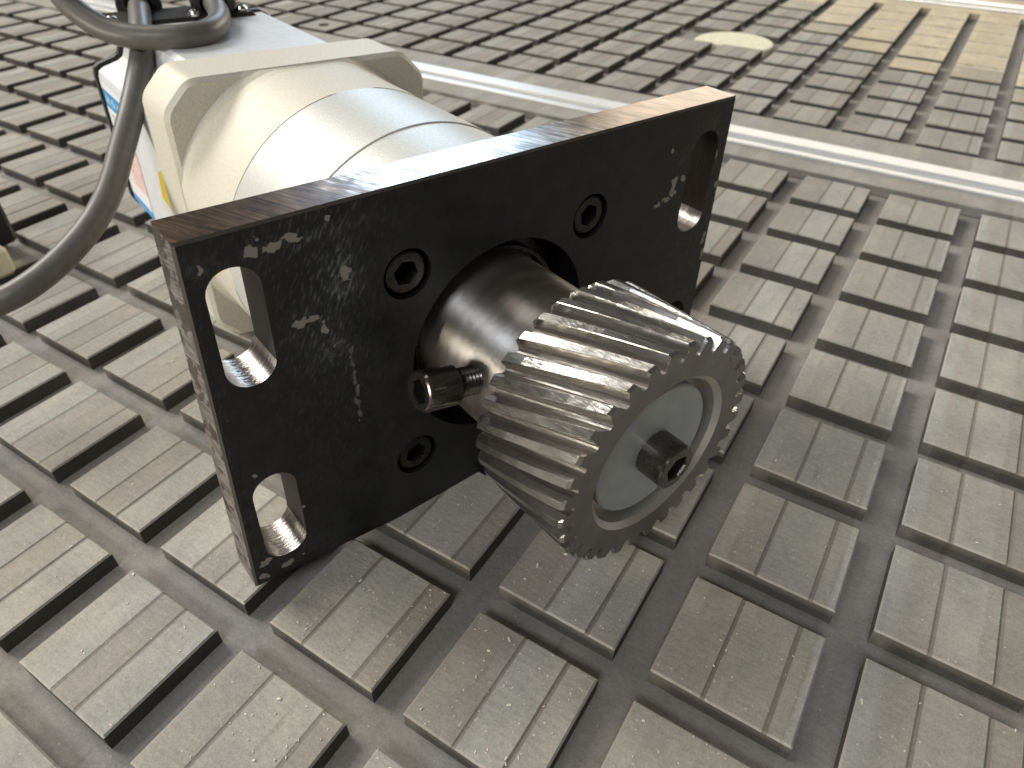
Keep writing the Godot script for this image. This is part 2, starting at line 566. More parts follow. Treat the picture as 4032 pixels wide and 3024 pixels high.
func make_materials() -> void:
	var rt := rubber_textures()
	var rub := triplanar(mat(Color(1, 1, 1), 0.72, 0.0, 0.42), Vector3.ONE / (8.0 * S), true)
	rub.albedo_texture = rt[0]
	rub.heightmap_enabled = true
	rub.heightmap_texture = rt[1]
	rub.heightmap_scale = 0.012
	M.rubber = rub
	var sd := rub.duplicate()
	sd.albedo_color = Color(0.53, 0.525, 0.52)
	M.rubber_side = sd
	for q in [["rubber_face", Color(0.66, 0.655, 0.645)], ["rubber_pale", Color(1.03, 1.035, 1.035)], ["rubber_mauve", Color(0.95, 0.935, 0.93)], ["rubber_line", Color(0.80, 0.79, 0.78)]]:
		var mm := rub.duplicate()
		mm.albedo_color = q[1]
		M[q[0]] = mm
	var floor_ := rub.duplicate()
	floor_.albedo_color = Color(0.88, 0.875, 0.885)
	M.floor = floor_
	var dusty_sheen := rub.duplicate()
	dusty_sheen.albedo_color = Color(1.28, 1.22, 1.11)  # tan of a light dusting plus warm sheen painted into the tile colour
	M.dusty_sheen = dusty_sheen
	M.dusty_sheen_mid = rub.duplicate()
	M.dusty_sheen_mid.albedo_color = Color(1.22, 1.165, 1.06)
	M.dusty_sheen_thin = rub.duplicate()
	M.dusty_sheen_thin.albedo_color = Color(1.10, 1.07, 1.01)
	M.dust_sheen = triplanar(mat(Color(0.93, 0.885, 0.80), 0.9), Vector3.ONE * 30.0, true)  # groove fill: powder colour with the warm sheen painted in
	M.dust_sheen.albedo_texture = noise_tex(0.03, 5, Color(0.8, 0.8, 0.8), Color(1, 1, 1))
	M.plate = mat(Color(1, 1, 1), 0.46, 0.0, 0.45)
	M.plate.albedo_texture = plate_texture()
	var pr := triplanar(mat(Color(0.3, 0.3, 0.3), 0.5), Vector3.ONE)
	M.plate_dark = triplanar(mat(Color(0.13, 0.125, 0.12), 0.5, 0.3), Vector3.ONE * 60.0)
	M.plate_dark.roughness_texture = noise_tex(0.04, 51, Color(0.55, 0.55, 0.55), Color(1, 1, 1))
	M.edge_top = mat(Color(1, 1, 1), 0.30, 0.9)
	M.edge_top.albedo_texture = edge_texture(false)
	M.edge_top.anisotropy_enabled = true
	M.edge_top.anisotropy = 0.5
	M.edge_side = mat(Color(1, 1, 1), 0.45, 0.35)
	M.edge_side.albedo_texture = edge_texture(true)
	M.worn = mat(Color(0.45, 0.43, 0.40), 0.4, 0.8)
	M.slot = triplanar(mat(Color(0.74, 0.73, 0.72), 0.28, 0.95), Vector3(12, 12, 160))
	M.slot.normal_enabled = true
	M.slot.normal_texture = noise_tex(0.03, 61, Color.BLACK, Color.WHITE, 512, 4, true, 6.0)
	M.slot.normal_scale = 0.5
	M.slot.albedo_texture = noise_tex(0.02, 62, Color(0.6, 0.56, 0.53), Color(1, 1, 1))
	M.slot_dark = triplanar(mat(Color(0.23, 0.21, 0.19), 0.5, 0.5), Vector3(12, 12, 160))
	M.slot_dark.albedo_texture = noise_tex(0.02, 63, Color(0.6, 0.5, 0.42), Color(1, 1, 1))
	M.black_steel = triplanar(mat(Color(0.25, 0.24, 0.225), 0.34, 0.8), Vector3.ONE * 18.0)
	M.black_steel.roughness_texture = noise_tex(0.05, 71, Color(0.6, 0.6, 0.6), Color(1, 1, 1))
	M.bolt = triplanar(mat(Color(0.54, 0.53, 0.515), 0.24, 0.9), Vector3.ONE * 90.0)
	M.bolt.albedo_texture = noise_tex(0.03, 72, Color(0.6, 0.57, 0.54), Color(1, 1, 1))
	M.bolt.roughness_texture = noise_tex(0.05, 73, Color(0.6, 0.6, 0.6), Color(1, 1, 1))
	# turned steel of the hub: fine rings, oily brown patches
	M.hub = mat(Color(0.92, 0.915, 0.905), 0.43, 0.97)
	M.hub.uv1_scale = Vector3(1, 1.0, 1)
	M.hub.albedo_texture = noise_tex(0.008, 81, Color(0.74, 0.71, 0.68), Color(1, 1, 1))
	M.hub.anisotropy_enabled = true
	M.hub.anisotropy = -0.9
	M.hub.normal_enabled = true
	M.hub.normal_texture = noise_tex(0.06, 82, Color.BLACK, Color.WHITE, 512, 4, true, 5.0)
	M.hub.normal_scale = 0.035
	# hobbed teeth: rough bright steel
	M.gear = triplanar(mat(Color(0.84, 0.84, 0.83), 0.27, 0.95), Vector3(140, 140, 10))
	M.gear.albedo_texture = noise_tex(0.02, 91, Color(0.80, 0.785, 0.77), Color(1, 1, 1))
	M.gear.normal_enabled = true
	M.gear.normal_texture = noise_tex(0.05, 92, Color.BLACK, Color.WHITE, 512, 5, true, 8.0)
	M.gear.normal_scale = 0.10
	M.gear.roughness_texture = noise_tex(0.04, 93, Color(0.6, 0.6, 0.6), Color(1, 1, 1))
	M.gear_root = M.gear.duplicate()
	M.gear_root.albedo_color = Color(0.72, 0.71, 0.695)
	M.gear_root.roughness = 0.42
	M.gear_face = triplanar(mat(Color(0.64, 0.635, 0.62), 0.42, 0.9), Vector3.ONE * 40.0)
	M.gear_face.albedo_texture = noise_tex(0.005, 94, Color(0.88, 0.87, 0.86), Color(1, 1, 1))
	M.bright = triplanar(mat(Color(0.92, 0.91, 0.89), 0.36, 0.95), Vector3(30, 30, 120))
	M.bright.normal_enabled = true
	M.bright.normal_texture = noise_tex(0.04, 95, Color.BLACK, Color.WHITE, 512, 4, true, 4.0)
	M.bright.normal_scale = 0.3
	M.washer = triplanar(mat(Color(0.77, 0.785, 0.785), 0.5, 0.4), Vector3.ONE * 45.0)
	M.washer.albedo_texture = noise_tex(0.006, 96, Color(0.93, 0.93, 0.93), Color(1, 1, 1))
	# cast and painted aluminium of the gearbox
	M.cast = triplanar(mat(Color(0.89, 0.87, 0.81), 0.55, 0.1), Vector3.ONE * 30.0)
	M.cast.albedo_texture = noise_tex(0.06, 101, Color(0.90, 0.89, 0.87), Color(1, 1, 1), 512, 5)
	M.cast.normal_enabled = true
	M.cast.normal_texture = noise_tex(0.09, 102, Color.BLACK, Color.WHITE, 512, 4, true, 5.0)
	M.cast.normal_scale = 0.15
	M.alu = M.cast.duplicate()
	M.alu.albedo_color = Color(0.88, 0.885, 0.87)
	M.alu.metallic = 0.3
	M.alu.roughness = 0.42
	M.motor = triplanar(mat(Color(0.87, 0.88, 0.885), 0.45, 0.05), Vector3.ONE * 20.0)
	M.motor.albedo_texture = noise_tex(0.02, 103, Color(0.93, 0.93, 0.93), Color(1, 1, 1))
	M.plastic = triplanar(mat(Color(0.16, 0.155, 0.15), 0.45), Vector3.ONE * 40.0)
	M.plastic.roughness_texture = noise_tex(0.04, 104, Color(0.7, 0.7, 0.7), Color(1, 1, 1))
	M.cable = triplanar(mat(Color(0.43, 0.425, 0.41), 0.42, 0.0, 0.5), Vector3.ONE * 25.0)
	M.cable.albedo_texture = noise_tex(0.02, 105, Color(0.86, 0.84, 0.80), Color(1, 1, 1))
	M.screw = mat(Color(0.85, 0.84, 0.80), 0.2, 1.0)
	M.sticker = mat(Color(1, 1, 1), 0.4)
	M.sticker.albedo_texture = sticker_texture()
	M.yellow = triplanar(mat(Color(0.93, 0.80, 0.10), 0.4), Vector3.ONE * 60.0)
	M.yellow.albedo_texture = noise_tex(0.03, 106, Color(0.86, 0.86, 0.7), Color(1, 1, 1))
	M.rail = triplanar(mat(Color(0.95, 0.95, 0.94), 0.4, 0.15), Vector3(3, 60, 60))
	M.rail.albedo_texture = noise_tex(0.02, 107, Color(0.88, 0.88, 0.88), Color(1, 1, 1))
	M.pad = triplanar(mat(Color(1.0, 0.985, 0.90), 0.8), Vector3.ONE * 20.0)
	M.pad.albedo_texture = noise_tex(0.02, 108, Color(0.88, 0.86, 0.8), Color(1, 1, 1))
	M.cream = triplanar(mat(Color(0.93, 0.89, 0.76), 0.5), Vector3.ONE * 20.0)
	M.cream.albedo_texture = noise_tex(0.02, 109, Color(0.9, 0.9, 0.88), Color(1, 1, 1))
	M.chip = mat(Color(0.90, 0.87, 0.80), 0.6)


# ------------------------------------------------------------------ camera, light
func make_camera_and_light() -> void:
	var cam := Camera3D.new()
	cam.name = "camera"
	var at := CameraAttributesPhysical.new()
	at.frustum_focal_length = 22.0
	at.frustum_focus_distance = 3.95 * S
	at.frustum_near = 0.005
	at.frustum_far = 20.0
	at.exposure_aperture = 26.0
	cam.attributes = at
	add_child(cam)
	cam.fov = rad_to_deg(2.0 * atan(1512.0 / FOCAL))
	cam.near = 0.005
	cam.far = 20.0
	cam.transform = Transform3D(Basis(GV(CAM_RX), -GV(CAM_RY), -GV(CAM_RZ)).orthonormalized(), GV(CAM_AT) * S)
	cam.current = true

	var we := WorldEnvironment.new()
	we.name = "environment"
	var e := Environment.new()
	e.background_mode = Environment.BG_COLOR
	e.background_color = Color(0.082, 0.077, 0.066).linear_to_srgb()
	e.tonemap_mode = Environment.TONE_MAPPER_LINEAR
	e.tonemap_exposure = 1.0
	e.sdfgi_enabled = true
	e.ssao_enabled = true
	e.ssil_enabled = true
	we.environment = e
	add_child(we)

	# lamps of the workshop and one added fill: direction (azimuth from away towards the right, height), distance, size, energy, colour
	lamp("window_light", -92, 40, 5.0, Vector2(2.4, 1.9), 22.0, Color(1.0, 0.985, 0.955))
	lamp("ceiling_lamp", -38.5, 19.5, 5.0, Vector2(1.25, 0.7), 3.3, Color(0.80, 0.90, 1.0))
	lamp("warm_lamp", -155, 9, 1.4, Vector2(0.50, 0.34), 1.05, Color(1.0, 0.965, 0.90))
	lamp("rear_ceiling_lamp", 172, 45, 1.4, Vector2(0.52, 0.28), 0.66, Color(0.95, 0.97, 1.0))
	lamp("overhead_fill", -70, 68, 4.0, Vector2(1.4, 1.0), 1.4, Color(1.0, 0.98, 0.95))  # added soft fill to brighten the tile tops
	lamp("far_lamp", -4, 12, 5.0, Vector2(3.4, 0.9), 7.5, Color(1.0, 0.955, 0.88))


func lamp(called: String, az: float, el: float, dist: float, size: Vector2, energy: float, c: Color) -> void:
	var l := AreaLight3D.new()
	l.name = called
	l.area_size = size
	l.area_normalize_energy = true
	l.light_energy = energy
	l.light_color = c
	l.shadow_enabled = true
	l.area_range = 6.0
	var d := Vector3(cos(deg_to_rad(el)) * sin(deg_to_rad(az)), sin(deg_to_rad(el)), -cos(deg_to_rad(el)) * cos(deg_to_rad(az)))
	var aim := G(2.2, 0.6, -0.6)
	l.position = aim + d * dist
	add_child(l)
	l.look_at_from_position(l.position, aim, Vector3.UP if absf(d.y) < 0.99 else Vector3.RIGHT)


# ------------------------------------------------------------------ the mat
func tile_mesh(j: int, top: Material) -> ArrayMesh:
	var r := RandomNumberGenerator.new()
	r.seed = 700 + j
	var b1 := r.randf_range(0.24, 0.36)
	var b2 := r.randf_range(0.56, 0.70)
	var h1 := r.randf_range(-0.0035, 0.0035)
	var h2 := r.randf_range(-0.004, 0.004)
	var g1 := r.randf_range(0.0, 0.006)
	var g2 := r.randf_range(0.0, 0.006)
	var c := 0.012
	var prof := [Vector2(0, -TILE_H), Vector2(0, -c), Vector2(c, 0), Vector2(b1 - 0.012, 0), Vector2(b1, -g1), Vector2(b1 + 0.016, h1), Vector2(b2 - 0.014, h1), Vector2(b2, -g2), Vector2(b2 + 0.018, h2), Vector2(TILE_V - c, h2), Vector2(TILE_V, h2 - c), Vector2(TILE_V, -TILE_H)]
	var mb := MB.new()
	mb.xf = Transform3D(Basis().scaled(Vector3.ONE * S), Vector3())
	var st := [[0.0, c], [c, 0.0], [TILE_U - c, 0.0], [TILE_U, c]]
	var pos := func(k: int, i: int) -> Vector3:
		var p: Vector2 = prof[i]
		return Vector3(p.x, p.y - (st[k][1] if i > 1 and i < prof.size() - 2 else 0.0) , -st[k][0])
	var kinds := [top, top, top]
	if top == M.rubber:
		var pick := [M.rubber, M.rubber_pale, M.rubber_mauve]
		var first := r.randi_range(0, 2)
		kinds = [pick[first], pick[(first + r.randi_range(1, 2)) % 3], pick[r.randi_range(0, 2)]]
	for band in 3:
		for k in 3:
			for i in [[1, 2], [5], [8, 9]][band]:
				mb.flat(pos.call(k, i), pos.call(k, i + 1), pos.call(k + 1, i + 1), pos.call(k + 1, i), Vector3(0, 1, 0))
		mb.done(kinds[band])
	for k in 3:
		for i in [3, 4, 6, 7]:
			mb.flat(pos.call(k, i), pos.call(k, i + 1), pos.call(k + 1, i + 1), pos.call(k + 1, i), Vector3(0, 1, 0))
	mb.done(M.rubber_line if top == M.rubber else top)
	for k in 3:
		for i in [0, prof.size() - 2]:
			mb.flat(pos.call(k, i), pos.call(k, i + 1), pos.call(k + 1, i + 1), pos.call(k + 1, i), Vector3(-1, 0.05, 0) if i == 0 else Vector3(1, 0.05, 0))
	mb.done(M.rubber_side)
	for k in [0, 3]:
		for i in prof.size() - 1:
			var a: Vector3 = pos.call(k, i)
			var b: Vector3 = pos.call(k, i + 1)
			if absf(a.x - b.x) > 1e-6:
				mb.flat(a, b, Vector3(b.x, -TILE_H, b.z), Vector3(a.x, -TILE_H, a.z), Vector3(0, 0, 1 if k == 0 else -1))
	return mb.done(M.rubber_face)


func project(u: float, v: float, n: float) -> Vector3:
	var d := Vector3(u, v, n) - CAM_AT
	var z := d.dot(CAM_RZ)
	return Vector3(d.dot(CAM_RX) / z * FOCAL + 2016.0, d.dot(CAM_RY) / z * FOCAL + 1512.0, z)


func dust_sheen_amount(u: float, v: float) -> float:  # how far a tile takes the powder tan and painted warm sheen
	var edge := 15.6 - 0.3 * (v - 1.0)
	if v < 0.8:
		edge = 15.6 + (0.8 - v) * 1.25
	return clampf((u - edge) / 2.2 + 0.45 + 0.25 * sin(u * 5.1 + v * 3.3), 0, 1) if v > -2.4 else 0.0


func is_dust_sheen(u: float, v: float) -> bool:
	return dust_sheen_amount(u, v) > 0.62


func dust_sheen_material(u: float, v: float) -> StandardMaterial3D:
	var d := dust_sheen_amount(u, v)
	return M.dusty_sheen if d > 0.72 else (M.dusty_sheen_mid if d > 0.45 else (M.dusty_sheen_thin if d > 0.15 else M.rubber))


func make_mat() -> void:
	var top := MeshInstance3D.new()
	top.name = "rubber_mat"
	# the groove floor, cut round the round opening
	var mb := MB.new()
	mb.xf = Transform3D(Basis(Vector3(S, 0, 0), Vector3(0, 0, -S), Vector3(0, S, 0)), Vector3())
	var hole := circle(Vector2(-2.05, 14.95), 0.83, 40)
	mb.sheet(PackedVector2Array([Vector2(-42, -8), Vector2(22, -8), Vector2(22, 21.06), Vector2(-42, 21.06)]), [hole], -TILE_H, 1, Vector2(), Vector2.ONE)
	mb.wall(hole, -TILE_H, -TILE_H - 0.12, false)
	mb.flat(Vector3(-42, 22.0, -TILE_H), Vector3(22, 22.0, -TILE_H), Vector3(22, 40, -TILE_H), Vector3(-42, 40, -TILE_H), Vector3(0, 0, 1))
	top.mesh = mb.done(M.floor)
	tag(top, "", "", "", "structure")
	add_child(top)

	var spots := []
	for j in range(-24, 8):
		for i in range(-3, 9):
			spots.append([float(i), j])
		for k in 10:
			spots.append([10.9 + 0.986 * k, j])
	var seen := []
	for s in spots:
		var u: float = s[0]
		var v: float = s[1] * PITCH_V
		if absf(u - 14.844) < 0.1 and (s[1] == -2 or s[1] == -3):
			continue
		var p := project(u + 0.4, v + 0.42, 0)
		if p.z < 0.5 or p.x < -1300 or p.x > 5300 or p.y < -350 or p.y > 4200:
			continue
		var a := project(u, v, 0)
		var b := project(u, v + TILE_V, 0)
		var c := project(u + TILE_U, v, 0)
		var inside := p.x > -150 and p.x < 4180 and p.y > -80 and p.y < 3150
		seen.append([absf((b.x - a.x) * (c.y - a.y) - (b.y - a.y) * (c.x - a.x)) * (1.0 if inside else 0.0001), u, s[1]])
	seen.sort_custom(func(x, y): return x[0] > y[0])
	var shapes := {}
	var rest := MB.new()
	var rest_tinted := {M.dusty_sheen: MB.new(), M.dusty_sheen_mid: MB.new(), M.dusty_sheen_thin: MB.new(), M.rubber: rest}
	var rest_side := MB.new()
	for k in seen.size():
		var u: float = seen[k][1]
		var j: int = seen[k][2]
		var skin := dust_sheen_material(u + 0.4, j * PITCH_V + 0.4)
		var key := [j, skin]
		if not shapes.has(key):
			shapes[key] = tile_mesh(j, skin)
		var pierced := absf(u - 10.9) < 0.1 and j == -10
		if k < 300 and not pierced:
			var o := MeshInstance3D.new()
			o.name = "tile"
			o.mesh = shapes[key]
			o.position = G(u, j * PITCH_V, 0)
			top.add_child(o, true)
		elif pierced:
			var tb := MB.new()
			tb.xf = Transform3D(Basis(Vector3(S, 0, 0), Vector3(0, 0, -S), Vector3(0, S, 0)), Vector3())
			var rect := PackedVector2Array([Vector2(0, 0), Vector2(TILE_V, 0), Vector2(TILE_V, TILE_U), Vector2(0, TILE_U)])
			var hl := circle(Vector2(0.43, 0.39), 0.125, 24)
			tb.sheet(rect, [hl], 0, 1, Vector2(), Vector2.ONE)
			tb.done(M.rubber)
			tb.wall(rect, 0, -TILE_H, true)
			tb.wall(hl, 0, -TILE_H + 0.002, false)
			var o := part("pierced_tile", tb, M.rubber_side, top)
			o.position = G(u, j * PITCH_V, 0)
			tag(o, "rubber tile with a small round screw hole through its middle")
		else:
			var acc: MB = rest_tinted[skin]
			var lo := Vector3(j * PITCH_V, -TILE_H, -u - TILE_U) * S
			var hi := Vector3(j * PITCH_V + TILE_V, 0, -u) * S
			var cc := 0.012 * S
			var q := [Vector3(lo.x, hi.y, hi.z), Vector3(hi.x, hi.y, hi.z), Vector3(hi.x, hi.y, lo.z), Vector3(lo.x, hi.y, lo.z)]
			var qi := [q[0] + Vector3(cc, 0, -cc), q[1] + Vector3(-cc, 0, -cc), q[2] + Vector3(-cc, 0, cc), q[3] + Vector3(cc, 0, cc)]
			acc.flat(qi[0], qi[1], qi[2], qi[3], Vector3.UP)
			var outs := [Vector3(0, 0, 1), Vector3(1, 0, 0), Vector3(0, 0, -1), Vector3(-1, 0, 0)]
			for e in 4:
				var f := (e + 1) % 4
				var d := Vector3(0, -cc, 0)
				acc.flat(qi[e], qi[f], q[f] + d, q[e] + d, outs[e] + Vector3.UP)
				rest_side.flat(q[e] + d, q[f] + d, Vector3(q[f].x, lo.y, q[f].z), Vector3(q[e].x, lo.y, q[e].z), outs[e])
	rest.done(M.rubber)
	for skin in [M.dusty_sheen, M.dusty_sheen_mid, M.dusty_sheen_thin]:
		rest.v = rest_tinted[skin].v
		rest.n = rest_tinted[skin].n
		rest.uv = rest_tinted[skin].uv
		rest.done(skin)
	rest.v = rest_side.v
	rest.n = rest_side.n
	rest.uv = rest_side.uv
	var t1 := part("tile", rest, M.rubber_side, top)
	tag(t1, "", "", "", "stuff")
	# plain strips beside the rails
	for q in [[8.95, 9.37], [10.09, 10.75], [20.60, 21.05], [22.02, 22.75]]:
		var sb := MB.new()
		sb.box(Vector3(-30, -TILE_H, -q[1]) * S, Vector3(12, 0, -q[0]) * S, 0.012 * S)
		part("border_strip", sb, M.rubber if q[0] < 20 else M.dusty_sheen, top)
	# pale groove fill at the far right: settled powder plus painted warm sheen
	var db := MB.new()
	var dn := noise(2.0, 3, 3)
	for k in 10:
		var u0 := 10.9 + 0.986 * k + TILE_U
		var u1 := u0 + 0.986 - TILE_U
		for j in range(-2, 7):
			if not is_dust_sheen(u0, j * PITCH_V + 0.4):
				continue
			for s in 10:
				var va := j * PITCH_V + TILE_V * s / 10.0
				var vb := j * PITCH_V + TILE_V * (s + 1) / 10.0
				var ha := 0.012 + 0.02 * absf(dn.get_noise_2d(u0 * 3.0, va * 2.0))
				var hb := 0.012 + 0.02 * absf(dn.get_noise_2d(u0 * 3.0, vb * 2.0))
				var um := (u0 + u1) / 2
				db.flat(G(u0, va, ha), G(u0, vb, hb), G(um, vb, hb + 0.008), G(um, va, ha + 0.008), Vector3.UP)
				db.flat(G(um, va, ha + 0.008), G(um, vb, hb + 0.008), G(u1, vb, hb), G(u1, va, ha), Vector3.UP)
	var dd := part("dust_sheen", db, M.dust_sheen, top)
	tag(dd, "pale tan powder and painted warm sheen filling the grooves", "", "", "stuff")

	# the round opening with the pale board under it
	var pb := MB.new()
	pb.xf = Transform3D(Basis(Vector3(S, 0, 0), Vector3(0, 0, -S), Vector3(0, S, 0)), Vector3())
	var rim := PackedVector2Array()
	for p in circle(Vector2(-2.05, 14.98), 0.826, 64):
		rim.append(Vector2(p.x, maxf(p.y, 14.66 + 0.02 * sin(p.x * 9.0))))
	var rin := PackedVector2Array()
	for p in rim:
		rin.append(Vector2(-2.05, 15.15) + (p - Vector2(-2.05, 15.15)) * 0.965)
	pb.wall(rim, -0.25, -0.022, true)
	pb.bevel(rim, rin, -0.022, -0.004, 1)
	pb.fan(rin, -0.004, 1)
	var plug := part("round_plug", pb, M.pad)
	tag(plug, "pale yellow round plug sunk in the mat beyond the rail", "plug")


func make_rails() -> void:
	var labels := ["silver slotted aluminium rail running behind the motor", "silver aluminium rail across the top right corner"]
	var starts := [9.385, 21.07]
	var grow := [1.0, 1.35]
	for k in 2:
		var u0: float = starts[k]
		var g: float = grow[k]
		var root := Node3D.new()
		root.name = "aluminium_rail" if k == 0 else "aluminium_rail_001"
		root.position = G(u0, 0, TILE_H)
		add_child(root)
		tag(root, labels[k], "rail", "aluminium rails let into the mat")
		for pc in [["near_lip", 0.0, 0.13, 0.0, 0.17], ["slot_floor", 0.133, 0.357, 0.0, 0.06], ["far_lip", 0.36, 0.67, 0.0, 0.17]]:
			var b := MB.new()
			b.box(Vector3(-30, pc[3], -pc[2] * g) * S, Vector3(12, pc[4], -pc[1] * g) * S, 0.012 * S)
			part(pc[0], b, M.rail, root)


func make_debris() -> void:
	var mm := MultiMesh.new()
	mm.transform_format = MultiMesh.TRANSFORM_3D
	var b := MB.new()
	b.box(Vector3(-0.5, -0.5, -0.25), Vector3(0.5, 0.5, 0.25), 0.12)
	mm.mesh = b.done(M.chip)
	var list := []
	for k in 5200:
		var i := rng.randi_range(-2, 5)
		var j := rng.randi_range(-3, 4)
		var u := i + rng.randf_range(0.02, 0.77)
		var v := j * PITCH_V + rng.randf_range(0.02, 0.83)
		var near := exp(-pow((u - 0.2) / 1.6, 2) - pow((v - 1.4) / 1.7, 2))
		if rng.randf() > near * 0.8 + 0.08:
			continue
		var w := rng.randf_range(0.005, 0.012) * (2.0 if rng.randf() < 0.10 else 1.0)
		var bs := Basis(Vector3.UP, rng.randf() * TAU).scaled(Vector3.ONE * S) * Basis().scaled(Vector3(w * rng.randf_range(0.7, 1.7), w * 0.5, w))
		list.append(Transform3D(bs, G(u, v, -0.004)))
	mm.instance_count = list.size()
	for k in list.size():
		mm.set_instance_transform(k, list[k])
	var o := MultiMeshInstance3D.new()
	o.name = "debris"
	o.multimesh = mm
	add_child(o)
	tag(o, "white specks of debris scattered over the near rubber tiles", "debris", "", "stuff")


# ------------------------------------------------------------------ the motor
func hex_head(mb: MB, c: Vector2, r: float, z0: float, z1: float, sock: float, depth: float, turn: float, ch: float, knurl := 0.0) -> void:
	var seg := 48
	mb.lathe([Vector2(r, z0), Vector2(r, z1 - ch)], c.x, c.y, seg, 0.0, knurl)
	mb.lathe([Vector2(r, z1 - ch), Vector2(r - ch * 0.4, z1 - ch * 0.25), Vector2(r - ch, z1)], c.x, c.y, seg)
	var outer := []
	var hexa := PackedVector2Array()
	var hexb := []
	var hexc := []
	for i in seg:
		var t := TAU * i / seg
		outer.append(Vector3(c.x + cos(t) * (r - ch), c.y + sin(t) * (r - ch), z1))
		var w := fposmod(t - turn + PI / 6, PI / 3) - PI / 6
		var d := sock / cos(w)
		hexb.append(Vector3(c.x + cos(t) * d * 1.06, c.y + sin(t) * d * 1.06, z1))
		hexc.append(Vector3(c.x + cos(t) * d, c.y + sin(t) * d, z1 - 0.012))
		hexa.append(Vector2(c.x + cos(t) * d, c.y + sin(t) * d))
	mb.ring(outer, hexb, Vector3(0, 0, 1))
	mb.ring(hexb, hexc, Vector3(0, 0, 1))
	mb.wall(hexa, z1 - 0.012, z1 - depth, false, 0.999)
	mb.fan(hexa, z1 - depth, 1)


func make_plate(root: Node) -> void:
	var outline := PackedVector2Array([Vector2(-1.994, 1.231), Vector2(1.965, 1.287), Vector2(2.098, -1.42), Vector2(-2.054, -1.172)])
	outline[2] = Vector2(2.094, -1.40)
	var dense := PackedVector2Array()
	for i in 4:
		for k in 24:
			dense.append(outline[i].lerp(outline[(i + 1) % 4], k / 24.0))
	var inner := shrink(dense, 0.014)
	for i in 4:
		var k := i * 24
		inner[k] = dense[k] + ((outline[(i + 1) % 4] - outline[i]).normalized() + (outline[(i + 3) % 4] - outline[i]).normalized()) * 0.014
	var T := 0.2905
	var holes := [circle(Vector2(GX, GY), 0.708, 72)]
	var bolts := [Vector2(-0.825, 0.718), Vector2(0.601, 0.706), Vector2(-0.82, -0.69), Vector2(0.60, -0.70)]
	for b in bolts:
		holes.append(circle(b, 0.157, 28))
	var slots := [slot(-1.775, 0.36, 1.052, 0.135, 0.131, 0.0), slot(-1.803, -1.005, -0.298, 0.134, 0.130, 0.0), slot(1.72, 0.30, 1.078, 0.150, 0.145, 0.0), slot(1.77, -1.1, -0.37, 0.150, 0.145, 0.0)]
	holes.append_array(slots)
	var mb := motor_mb()
	var uvo := Vector2(-2.12, 1.42)
	var uvs := Vector2(1 / 4.24, -1 / 2.84)
	mb.sheet(inner, holes, 0.0, 1, uvo, uvs)
	mb.done(M.plate)
	var back := []
	back.append(circle(Vector2(GX, GY), 0.708, 72))
	back.append_array(slots)
	mb.sheet(inner, back, -T, -1, uvo, uvs)
	mb.wall(holes[0], 0, -T, false)
	for b in bolts:
		mb.wall(circle(b, 0.157, 28), 0, -0.2, false)
		mb.fan(circle(b, 0.157, 28), -0.2, 1)
	mb.done(M.plate_dark)
	# edges
	var names := [M.edge_top, M.edge_side, M.plate_dark, M.edge_side]
	for i in 4:
		var a := outline[i]
		var b := outline[(i + 1) % 4]
		var d := (b - a).normalized()
		var o := Vector2(d.y, -d.x)
		if o.dot(a + b) < 0:
			o = -o
		mb.flat(Vector3(a.x, a.y, -0.014), Vector3(b.x, b.y, -0.014), Vector3(b.x, b.y, -T + 0.01), Vector3(a.x, a.y, -T + 0.01), Vector3(o.x, o.y, 0), Vector2(0, 0), Vector2(1, 0), Vector2(1, 1), Vector2(0, 1))
		mb.done(names[i])
	mb.bevel(dense, inner, -0.014, 0.0, 1)
	mb.bevel(dense, inner, -T + 0.01, -T, -1)
	mb.done(M.worn)
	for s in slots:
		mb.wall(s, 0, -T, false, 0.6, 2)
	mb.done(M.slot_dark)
	for s in slots:
		mb.wall(s, 0, -T, false, 0.6, 1)
	var plate := part("mounting_plate", mb, M.slot, root)
	tag(plate, "black steel mounting plate with four slots and chipped edges")
	# socket screws in their counterbores, one mesh shared by all
	var turns := [0.3, 0.12, 0.75, 0.5]
	for k in 4:
		var bb := motor_mb()
		hex_head(bb, bolts[k], 0.137, -0.2, -0.016, 0.066, 0.11, turns[k], 0.018)
		part("socket_screw", bb, M.black_steel, plate)


